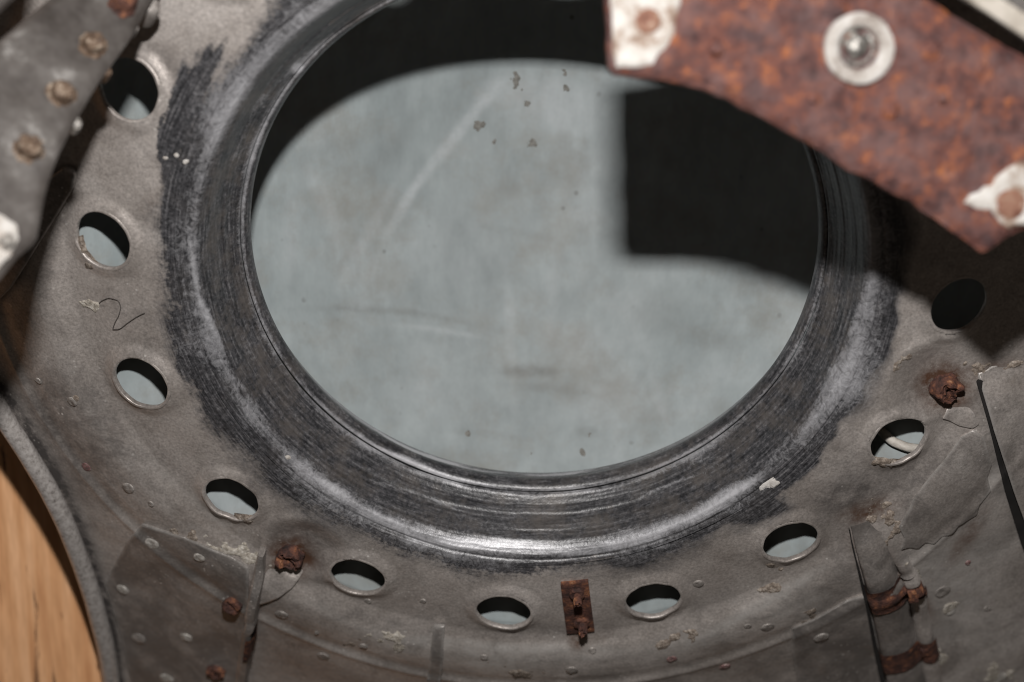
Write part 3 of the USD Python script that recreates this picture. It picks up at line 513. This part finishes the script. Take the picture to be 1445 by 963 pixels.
# ------------------------------------------------------------------ grey dish under the opening
def dish_z(x, y):
    q = -1.0262 - .0323 * x - .2995 * y + .4285 * x * x + .3671 * y * y - .0292 * x * y
    q = np.minimum(q, prof(np.clip(np.hypot(x, y), 1.14, 4.2)) - .05 - .75 * np.clip(1.60 - np.hypot(x, y), 0, .5))
    # a pressed crease and shallow dents
    p0, p1 = np.array([-.02, 1.35]), np.array([-.62, .52])
    d = p1 - p0; L = np.linalg.norm(d); d /= L; s = (x - p0[0]) * d[0] + (y - p0[1]) * d[1]; w = -(x - p0[0]) * d[1] + (y - p0[1]) * d[0]
    crease = .018 * np.exp(-(w / .030) ** 2) * sstep(0, .15, s) * (1 - sstep(L * .85, L * 1.15, s))
    return q + crease + .010 * (fbm(np.stack([x * 3, y * 3, 0 * x], -1), 3, 11) - .5)
gx = np.linspace(0, 1.72, 230); gt = np.linspace(0, 2 * np.pi, 541)[:-1]
Rg, Tg = np.meshgrid(gx, gt, indexing='ij'); x, y = Rg * np.cos(Tg), Rg * np.sin(Tg)
top = np.stack([x, y, dish_z(x, y)], -1).reshape(-1, 3)
f = grid_faces(230, 540, True); n0 = len(top)
M_DISH = nm('galvanised_grey', {
    'g': ('geometry', {}), 'n1': ('noise_texture', {'scale': 14, 'detail': 7, 'roughness': 0.6}),
    'r1': ('rgb_ramp', {'ramp': [(0.3, (0.208, 0.236, 0.241)), (0.5, (0.262, 0.292, 0.297)), (0.7, (0.320, 0.348, 0.355))]}),
    'mp': ('mapping', {'scale': (1.0, 0.35, 1.0)}), 'n2': ('noise_texture', {'scale': 90, 'detail': 7, 'roughness': 0.65}), 'r2': ('rgb_ramp', {'ramp': [(0.3, (0.90, 0.90, 0.90)), (0.7, (1.10, 1.10, 1.10))]}),
    'm1': ('mix', {'mix_type': 'multiply', 'fac': 1.0}),
    'n3': ('noise_texture', {'scale': 20, 'detail': 8, 'roughness': 0.7}), 'mp3': ('mapping', {'location': (2.3, 4.1, 0)}), 'r3': ('rgb_ramp', {'ramp': [(0.48, (0, 0, 0)), (0.68, (1, 1, 1))]}), 'k3': ('math', {'math_type': 'multiply', 'value2': 0.5}), 'm3': ('mix', {'color2': (0.19, 0.175, 0.150)}),
    'v4': ('voronoi_texture', {'scale': 75}), 'd4': ('map_range', {'from_min': 0.05, 'from_max': 0.16, 'to_min': 1, 'to_max': 0, 'clamp': True}), 'n4': ('noise_texture', {'scale': 30, 'detail': 3}), 'e4': ('map_range', {'from_min': 0.56, 'from_max': 0.66, 'to_min': 0, 'to_max': 0.75, 'clamp': True}), 'k4': ('math', {'math_type': 'multiply'}), 'm4': ('mix', {'color2': (0.07, 0.065, 0.055)}),
    'mk': ('attribute', {'attribute': 'mark'}), 'mkn': ('noise_texture', {'scale': 70, 'detail': 8, 'roughness': 0.7}), 'mks': ('map_range', {'from_min': 0.30, 'from_max': 0.62, 'to_min': 0.25, 'to_max': 1.2, 'clamp': True}),
    'mkl': ('math', {'math_type': 'multiply', 'use_clamp': True}), 'mkg': ('math', {'math_type': 'multiply', 'value2': -1.0}), 'mkd': ('math', {'math_type': 'multiply', 'use_clamp': True}), 'ma': ('mix', {'color2': (0.44, 0.46, 0.475)}), 'mb': ('mix', {'color2': (0.085, 0.08, 0.07)}),
    'nb': ('noise_texture', {'scale': 160, 'detail': 6}), 'b': ('bump', {'strength': 0.2, 'distance': 0.0008}),
    'p': ('principled_bsdf', {'roughness': 0.6, 'metallic': 0.0, 'specular_ior_level': 0.3, 'diffuse_roughness': 0.8})},
    [('g.position', k + '.vector') for k in ('n1', 'mp', 'mp3', 'v4', 'n4', 'nb')] +
    [('mp.vector', 'n2.vector'), ('mp3.vector', 'n3.vector'), ('n1.fac', 'r1.fac'), ('n2.fac', 'r2.fac'), ('r1.color', 'm1.color1'), ('r2.color', 'm1.color2'), ('n3.fac', 'r3.fac'), ('r3.color', 'k3.value1'), ('k3.value', 'm3.fac'), ('m1.color', 'm3.color1'),
     ('v4.distance', 'd4.value'), ('n4.fac', 'e4.value'), ('d4.result', 'k4.value1'), ('e4.result', 'k4.value2'), ('k4.value', 'm4.fac'), ('m3.color', 'm4.color1'), ('g.position', 'mkn.vector'), ('mkn.fac', 'mks.value'), ('mk.fac', 'mkl.value1'), ('mks.result', 'mkl.value2'), ('mkl.value', 'ma.fac'), ('m4.color', 'ma.color1'), ('mk.fac', 'mkg.value1'), ('mkg.value', 'mkd.value1'), ('mks.result', 'mkd.value2'), ('mkd.value', 'mb.fac'), ('ma.color', 'mb.color1'), ('mb.color', 'p.base_color'), ('nb.fac', 'b.height'), ('b.normal', 'p.normal')])
under = top - [0, 0, .02]
ff = np.vstack([f, f[:, ::-1] + n0, [[(229 * 540) + k, (229 * 540) + (k + 1) % 540, n0 + (229 * 540) + (k + 1) % 540, n0 + (229 * 540) + k] for k in range(540)]])
dish = thing('metal_dish', (0, .4, -1.19), 'dull grey-green galvanised metal dish seen through the opening and small holes', 'dish')
DISH_MARKS = [(640, 195, 95, 9, 2.25, .45), (570, 290, 50, 8, 2.1, .35), (690, 130, 30, 16, 2.3, .3), (780, 145, 70, 40, .2, .35), (460, 290, 14, 70, -.4, .2), (520, 330, 10, 90, .5, .18), (745, 524, 40, 9, .02, -.5), (770, 548, 60, 8, .1, -.22), (560, 440, 120, 5, .1, -.25), (620, 466, 70, 4, .15, .3), (740, 330, 60, 6, .2, -.14), (860, 330, 40, 12, .3, -.15), (780, 400, 10, 70, .05, .14), (720, 470, 8, 110, -.05, .14), (930, 560, 8, 60, -.3, .16), (820, 230, 60, 40, 0, -.12), (480, 220, 50, 30, .4, -.14), (930, 440, 60, 30, .3, -.14), (600, 560, 40, 60, .2, .12), (860, 570, 70, 30, 0, .14), (1010, 480, 40, 16, .2, -.18), (500, 440, 40, 20, .3, -.12), (680, 612, 50, 6, .1, -.16), (830, 610, 16, 8, 0, -.3), (560, 205, 60, 14, 2.2, -.12), (410, 330, 14, 60, .1, .2), (650, 350, 60, 60, 0, .10), (1060, 400, 40, 20, .2, -.2)]  # smudges and streaks; pale strokes on the crease paint its lit ridge
part('bowl', (np.vstack([top, under]), ff), M_DISH, dish, smooth=True, marks={'mark': np.r_[blobs(top, DISH_MARKS, dish_z), np.zeros(len(under))]})
M_SPOT = simple('dried_dirt', [(0.3, (0.085, 0.082, 0.073)), (0.7, (0.20, 0.195, 0.18))], 500, .9)
for px, py, r in [(729, 115, 20), (794, 104, 11), (798, 124, 9), (675, 176, 14), (750, 203, 13), (742, 145, 9), (696, 200, 9), (826, 640, 11), (835, 615, 9), (755, 640, 10), (660, 612, 7)]:
    crust(px, py, r * .85, r * .7, .4, M_SPOT, 5, 9, dish, dish_z, .012, 'dirt_spot', .45, 40)

# ------------------------------------------------------------------ pale hose behind a hole
hz = lambda x, y: dish_z(x, y) + .019
hp = smooth_path([on(a, b, hz) for a, b in [(1236, 600), (1248, 613), (1264, 625), (1284, 632), (1304, 634), (1318, 634)]], 40)
hv, hf = tube(hp, .0175, 12); hv = hv + .003 * (fbm(hv * 30, 2, 2) - .5)[:, None]
tag(part('hose', (hv, hf), M_HOSE, smooth=True), 'pale bent hose on the grey dish behind the hole below the right rusty bolt', 'hose')
# ------------------------------------------------------------------ thread on the panel
tz = lambda x, y: Z0(x, y) + .006
tpz = smooth_path([on(a, b, tz) for a, b in [(140, 428), (147, 423), (156, 421), (166, 424), (170, 432), (168, 444), (162, 456), (159, 465), (166, 465), (180, 456), (192, 448), (204, 442)]], 60)
tv, tf = tube(tpz, .0016, 6)
tag(part('thread', (tv, tf), M_THREAD, smooth=True), 'thin dark curled thread lying on the grey panel between two left holes', 'thread')

# ------------------------------------------------------------------ pieces standing in front of the cowling
def plane_fn(pts):
    """pts: (px, py, distance along the view axis) x 3 -> plane through them; returns a function pixel -> point, and the frame."""
    A = np.array([CAM + d * ray(a, b) for a, b, d in pts]); n = np.cross(A[1] - A[0], A[2] - A[0]); n /= np.linalg.norm(n)
    if n @ (CAM - A[0]) < 0: n = -n
    ex = np.cross([0, 1, 0], n); ex /= np.linalg.norm(ex); ey = np.cross(n, ex)
    def hit(px, py):
        v = ray(px, py); X = CAM + v * ((A[0] - CAM) @ n) / (v @ n); return np.array([(X - A[0]) @ ex, (X - A[0]) @ ey])
    return hit, A[0], np.stack([ex, ey, n])
def slab(pix, hit, o, fr, z0, z1, name, mat, parent, res=.03, rnd=.01, bevel=.0, wav=0.004, hole=None, label=None, bend=None, rough=0.0):
    pg = Polygon([tuple(hit(a, b)) for a, b in pix]).buffer(0).buffer(-rnd).buffer(2 * rnd, 4).buffer(-rnd)
    if rough:
        ring_ = shapely.segmentize(pg.exterior, .012); q = np.array(ring_.coords)[:-1]
        q = q + rough * 2 * np.stack([fbm(np.column_stack([q * 16, 0 * q[:, 0] + 3 + k]), 3, 7) - .5 for k in (0, 9)], 1); pg = Polygon(q).buffer(0)
    if hole is not None: pg = pg.difference(hole)
    m = trimesh.creation.extrude_polygon(pg, z1 - z0, engine='earcut')
    v, f = trimesh.remesh.subdivide_to_size(m.vertices, m.faces, res, max_iter=12); mm = trimesh.Trimesh(v, f, process=True)
    v = np.array(mm.vertices); up = v[:, 2] > (z1 - z0) * .5
    if bevel:
        d = shapely.distance(shapely.points(v[:, 0], v[:, 1]), pg.exterior); v[:, 2] -= np.where(up, bevel * np.clip(1 - d / (bevel * 2.2), 0, 1) ** 2, 0)
    v[:, 2] += z0 + wav * (fbm(v * [7, 7, 0] + 2, 3, 4) - .5) * 2
    if bend is not None: v[:, 2] += bend(v[:, :2])
    return part(name, (o + v @ fr, np.array(mm.faces)), mat, parent, smooth=40, label=label)
def knob(px, py, rpx, prof_, hit, o, fr, depth, name, mat, parent, z=0.0, seg=28, wob=.25):
    c_ = hit(px, py); r = rpx / FPX * depth; pr = fine([(a * r, b) for a, b in prof_], 18); v, f = revolve(pr, seg)
    k = fbm(np.stack([v[:, 0] / r * 2.5 + px, v[:, 1] / r * 2.5, v[:, 2] / r], -1), 3, int(py) % 30) - .5
    v[:, 2] += k * wob * (pr[:, 1].max() - pr[:, 1].min()); v[:, :2] *= (1 + .35 * wob * k[:, None])
    v = v + [c_[0], c_[1], z]
    return part(name, (o + v @ fr, f), mat, parent, smooth=40)

hit, o, fr = plane_fn([(858, 100, 5.03), (1390, 355, 5.20), (1150, -150, 5.05)])
rp = thing('rusty_plate', o, 'thick rusted steel plate with white washer and white-painted pads, jutting over the opening', 'plate')
RPP = [(857, -140), (858, 0), (859, 60), (861, 94), (870, 103), (915, 110), (960, 117), (998, 126), (1030, 140), (1065, 160), (1100, 178), (1150, 207), (1200, 239), (1250, 264), (1290, 285), (1330, 315), (1362, 338), (1390, 357), (1402, 351), (1420, 338), (1445, 326), (1560, 300), (1600, 180), (1445, 78), (1318, 2), (1200, -70), (1120, -140)]
slab(RPP, hit, o, fr, -.055, 0, 'plate_body', M_RUSTY_STEEL, rp, .022, .008, .022, .012, rough=.007)
pad = slab([(864, -60), (863, 0), (863, 40), (865, 80), (872, 92), (900, 94), (922, 90), (930, 80), (941, 68), (950, 50), (952, 30), (957, 8), (960, -20), (958, -60)], hit, o, fr, -.012, .008, 'white_pad', M_PAD, rp, .02, .004, .006, .006, rough=.012)
rust_spot = [(1.15, -.003), (1.0, .001), (.7, .004), (.35, .004), (.0001, .004)]
knob(914, 30, 16, rust_spot, hit, o, fr, 5.05, 'rust_spot', M_RUST_SPOT, pad, .008)
knob(1211, 69, 51, [(1.0, -.02), (1.0, .010), (.96, .017), (.75, .018), (.64, .016), (.585, .008), (.57, -.03)], hit, o, fr, 5.1, 'washer', M_PALE, rp, .002, 44, .12)
knob(1209, 66, 29, [(1.02, -.03), (.98, .0), (.86, .004), (.7, -.004), (.5, .014), (.3, .018), (.0001, .016)], hit, o, fr, 5.1, 'bolt_head', M_BOLT, rp, .0, 28, .5)
pad2 = slab([(1361, 287), (1370, 276), (1381, 272), (1388, 264), (1399, 262), (1403, 250), (1416, 242), (1432, 232), (1452, 224), (1480, 216), (1500, 260), (1478, 306), (1446, 318), (1428, 324), (1412, 318), (1402, 306), (1392, 298), (1376, 299)], hit, o, fr, -.012, .008, 'white_pad', M_PAD, rp, .015, .002, .006, .006, rough=.014)
knob(1426, 288, 20, rust_spot, hit, o, fr, 5.2, 'rust_spot', M_RUST_SPOT, pad2, .009)
for px, py, r in [(1312, 72, 16), (1255, 156, 13), (1012, 68, 12), (1180, 8, 17), (1330, 140, 8), (1148, 140, 9)]:
    knob(px, py, r, [(1.1, -.004), (.95, .006), (.6, .013), (.0001, .015)], hit, o, fr, 5.1, 'rust_blister', M_RUSTY_STEEL, rp, .0, 18, .6)
leg = [hit(1580, 240)]
L0 = o + np.r_[leg[0], -.04] @ fr
lv = tube(smooth_path([L0, L0 + [.35, .1, -.2], L0 + [.6, .1, -1.0], [L0[0] + .7, L0[1] + .1, floor_z(L0[0] + .7, L0[1] + .1) + .01]], 30), .05, 12); part('support_leg', lv, M_RUSTY_STEEL, rp, smooth=True)

hit2, o2, fr2 = plane_fn([(1345, 0, 5.02), (1445, 62, 5.02), (1400, -100, 4.95)])
pp = thing('pale_panel', o2, 'cream-edged metal panel in the top right corner, above the rusty plate', 'panel')
slab([(1240, -92), (1338, -28), (1352, -4), (1400, 26), (1447, 58), (1520, 104), (1640, 180), (1640, -200), (1240, -200)], hit2, o2, fr2, -.45, 0, 'panel_body', M_BRACKET, pp, .04, .01, .01)  # body deepened and extended left to keep the gap below dark
slab([(1345, -24), (1355, -6), (1400, 23), (1447, 54), (1520, 99), (1520, 62), (1447, 20), (1408, -6), (1385, -30)], hit2, o2, fr2, -.005, .004, 'painted_edge', M_CREAM, pp, .03, .008, .004)
L0 = o2 + np.r_[hit2(1630, 60), -.02] @ fr2
part('support_leg', tube(smooth_path([L0, L0 + [.5, .1, -.2], L0 + [.7, .1, -1.0], [L0[0] + .8, L0[1] + .1, floor_z(L0[0] + .8, L0[1] + .1) + .01]], 30), .04, 12), M_BRACKET, pp, smooth=True)

hit3, o3, fr3 = plane_fn([(55, 330, 5.25), (200, 30, 5.62), (-60, 100, 5.3)])
br = thing('riveted_bracket', o3, 'grey metal bracket with a row of tan rivets in the top left corner', 'bracket')
slab([(246, -60), (228, -22), (211, 8), (195, 37), (180, 60), (166, 80), (150, 102), (137, 120), (118, 152), (100, 184), (86, 212), (77, 234), (70, 255), (66, 270), (61, 292), (58, 310), (54, 332), (48, 342), (25, 361), (0, 393), (-60, 450), (-160, 420), (-160, 180), (0, 55), (38, 22), (66, 0), (130, -60)], hit3, o3, fr3, -.035, 0, 'bracket_plate', M_BRACKET, br, .025, .008, .014, .010)
RV = [(1.5, -.006), (1.3, .002), (1.12, .006), (1.05, .020), (.9, .034), (.55, .040), (.3, .034), (.0001, .037)]
for px, py, r, m in [(131, 64, 15, M_TAN_RIVET), (87, 133, 15.5, M_TAN_RIVET), (41, 211, 16.5, M_TAN_RIVET), (174, 4, 17, M_RUST)]:
    knob(px, py, r, RV, hit3, o3, fr3, 5.25, 'rivet', m, br, .0, 26, .55)
slab([(-30, 300), (0, 300), (12, 312), (22, 318), (28, 336), (20, 350), (12, 368), (-8, 384), (-40, 392)], hit3, o3, fr3, -.012, .007, 'white_pad', M_PAD, br, .012, .002, .005, .006, rough=.014)
knob(8, 345, 9, RV, hit3, o3, fr3, 5.2, 'rivet', M_RIVET_PALE, br, .008, 20, .4)
for px, py, r, m in [(154, 96, 8, M_TAN_RIVET), (111, 168, 9, M_RIVET_PALE), (193, 33, 7, M_RIVET)]:
    knob(px, py, r, [(1.05, -.05), (1.0, -.015), (.6, .0), (.0001, .0)], hit3, o3, fr3, 5.3, 'edge_rivet', m, br, -.02, 16, .4)
knob(219, -3, 17, [(1.0, -.07), (1.0, -.02), (.85, .01), (.4, .02), (.0001, .02)], hit3, o3, fr3, 5.4, 'stud', M_RIVET, br, -.06, 24, .1)
L0 = o3 + np.r_[hit3(-140, 300), -.03] @ fr3
part('support_leg', tube(smooth_path([L0, L0 + [-.4, .1, -.2], L0 + [-.6, .1, -1.0], [L0[0] - .7, L0[1] + .1, floor_z(L0[0] - .7, L0[1] + .1) + .01]], 30), .05, 12), M_BRACKET, br, smooth=True)
hit4, o4, fr4 = plane_fn([(0, 20, 5.12), (60, -40, 5.12), (-60, -40, 5.05)])
bp = thing('corner_plate', o4, 'plain grey plate end in the very top left corner, beyond the bracket', 'plate')
slab([(40, -40), (22, -4), (-4, 22), (-60, 70), (-200, 80), (-200, -200), (60, -200)], hit4, o4, fr4, -.03, 0, 'plate_body', M_BRACKET, bp, .05, .01, .008)
L0 = o4 + np.r_[hit4(-150, 0), -.03] @ fr4
part('support_leg', tube(smooth_path([L0, L0 + [-.4, .1, -.2], L0 + [-.6, .1, -1.0], [L0[0] - .7, L0[1] + .1, floor_z(L0[0] - .7, L0[1] + .1) + .01]], 30), .05, 12), M_BRACKET, bp, smooth=True)
# dark lapped strip on the shaded left side of the cowling
sheet([(112, 236), (106, 262), (88, 292), (60, 336), (20, 400), (-20, 440), (-60, 420), (-20, 340), (40, 270), (92, 232)], .006, .03, M_LAP, cowl, 'lapped_sheet', .03, .03)

# ------------------------------------------------------------------ wooden floor
floor = thing('floor', P0, 'light brown wooden floor boards under the cowling', None, 'structure')
M_WOOD = nm('oak_boards', {
    'g': ('geometry', {}), 'oi': ('object_info', {}), 'sc': ('vector_math', {'vector_math_type': 'scale'}) if False else ('mapping', {'rotation': (0, 0, 0.06), 'scale': (1.0, 0.10, 1.0)}),
    'n1': ('noise_texture', {'scale': 55, 'detail': 6, 'roughness': 0.55, 'distortion': 1.5}), 'w': ('wave_texture', {'wave_type': 'bands', 'bands_direction': 'x', 'scale': 26, 'distortion': 7, 'detail': 3, 'detail_scale': 1.2}),
    'r1': ('rgb_ramp', {'ramp': [(0.32, (0.50, 0.245, 0.115)), (0.5, (0.62, 0.335, 0.170)), (0.68, (0.70, 0.405, 0.225))]}),
    'n2': ('noise_texture', {'scale': 420, 'detail': 5, 'roughness': 0.6}), 'r2': ('rgb_ramp', {'ramp': [(0.3, (0.85, 0.83, 0.80)), (0.7, (1.08, 1.08, 1.08))]}), 'm': ('mix', {'mix_type': 'multiply', 'fac': 1.0}),
    'mp3': ('mapping', {'scale': (1.0, 0.09, 1.0), 'rotation': (0, 0, 0.04)}), 'n3': ('noise_texture', {'scale': 150, 'detail': 6, 'roughness': 0.6, 'distortion': 0.8}), 'r3': ('rgb_ramp', {'ramp': [(0.60, (0, 0, 0)), (0.66, (1, 1, 1))]}), 'k3': ('math', {'math_type': 'multiply', 'value2': 0.9}), 'm3': ('mix', {'color2': (0.085, 0.040, 0.022)}),
    'ad': ('mix', {'fac': 0.18}),
    'p': ('principled_bsdf', {'roughness': 0.42, 'specular_ior_level': 0.4})},
    [('g.position', 'sc.vector'), ('sc.vector', 'n1.vector'), ('sc.vector', 'n2.vector'), ('sc.vector', 'w.vector'), ('n1.fac', 'ad.color1'), ('w.fac', 'ad.color2'), ('ad.color', 'r1.fac'), ('n2.fac', 'r2.fac'), ('r1.color', 'm.color1'), ('r2.color', 'm.color2'),
     ('g.position', 'mp3.vector'), ('mp3.vector', 'n3.vector'), ('n3.fac', 'r3.fac'), ('r3.color', 'k3.value1'), ('k3.value', 'm3.fac'), ('m.color', 'm3.color1'), ('m3.color', 'p.base_color')])
bw = 0.19                                                   # boards run up the picture
for i in range(-4, 5):
    for j in (-1, 0):
        b = trimesh.creation.box((bw - .0012, 1.2 - .0012, .012)); vv = np.array(b.vertices)
        vv += [-0.255 + i * bw, 0.55 + j * 1.2 + (i % 3) * .31, -.006]
        part('board', ((vv / S) @ RW + P0, np.array(b.faces)), M_WOOD, floor, smooth=False)
base = trimesh.creation.box((2.4, 3.2, .01)); vv = np.array(base.vertices) + [-.2, .2, -.022]
part('underlay', ((vv / S) @ RW + P0, np.array(base.faces)), M_GAP_BLACK, floor, smooth=False)
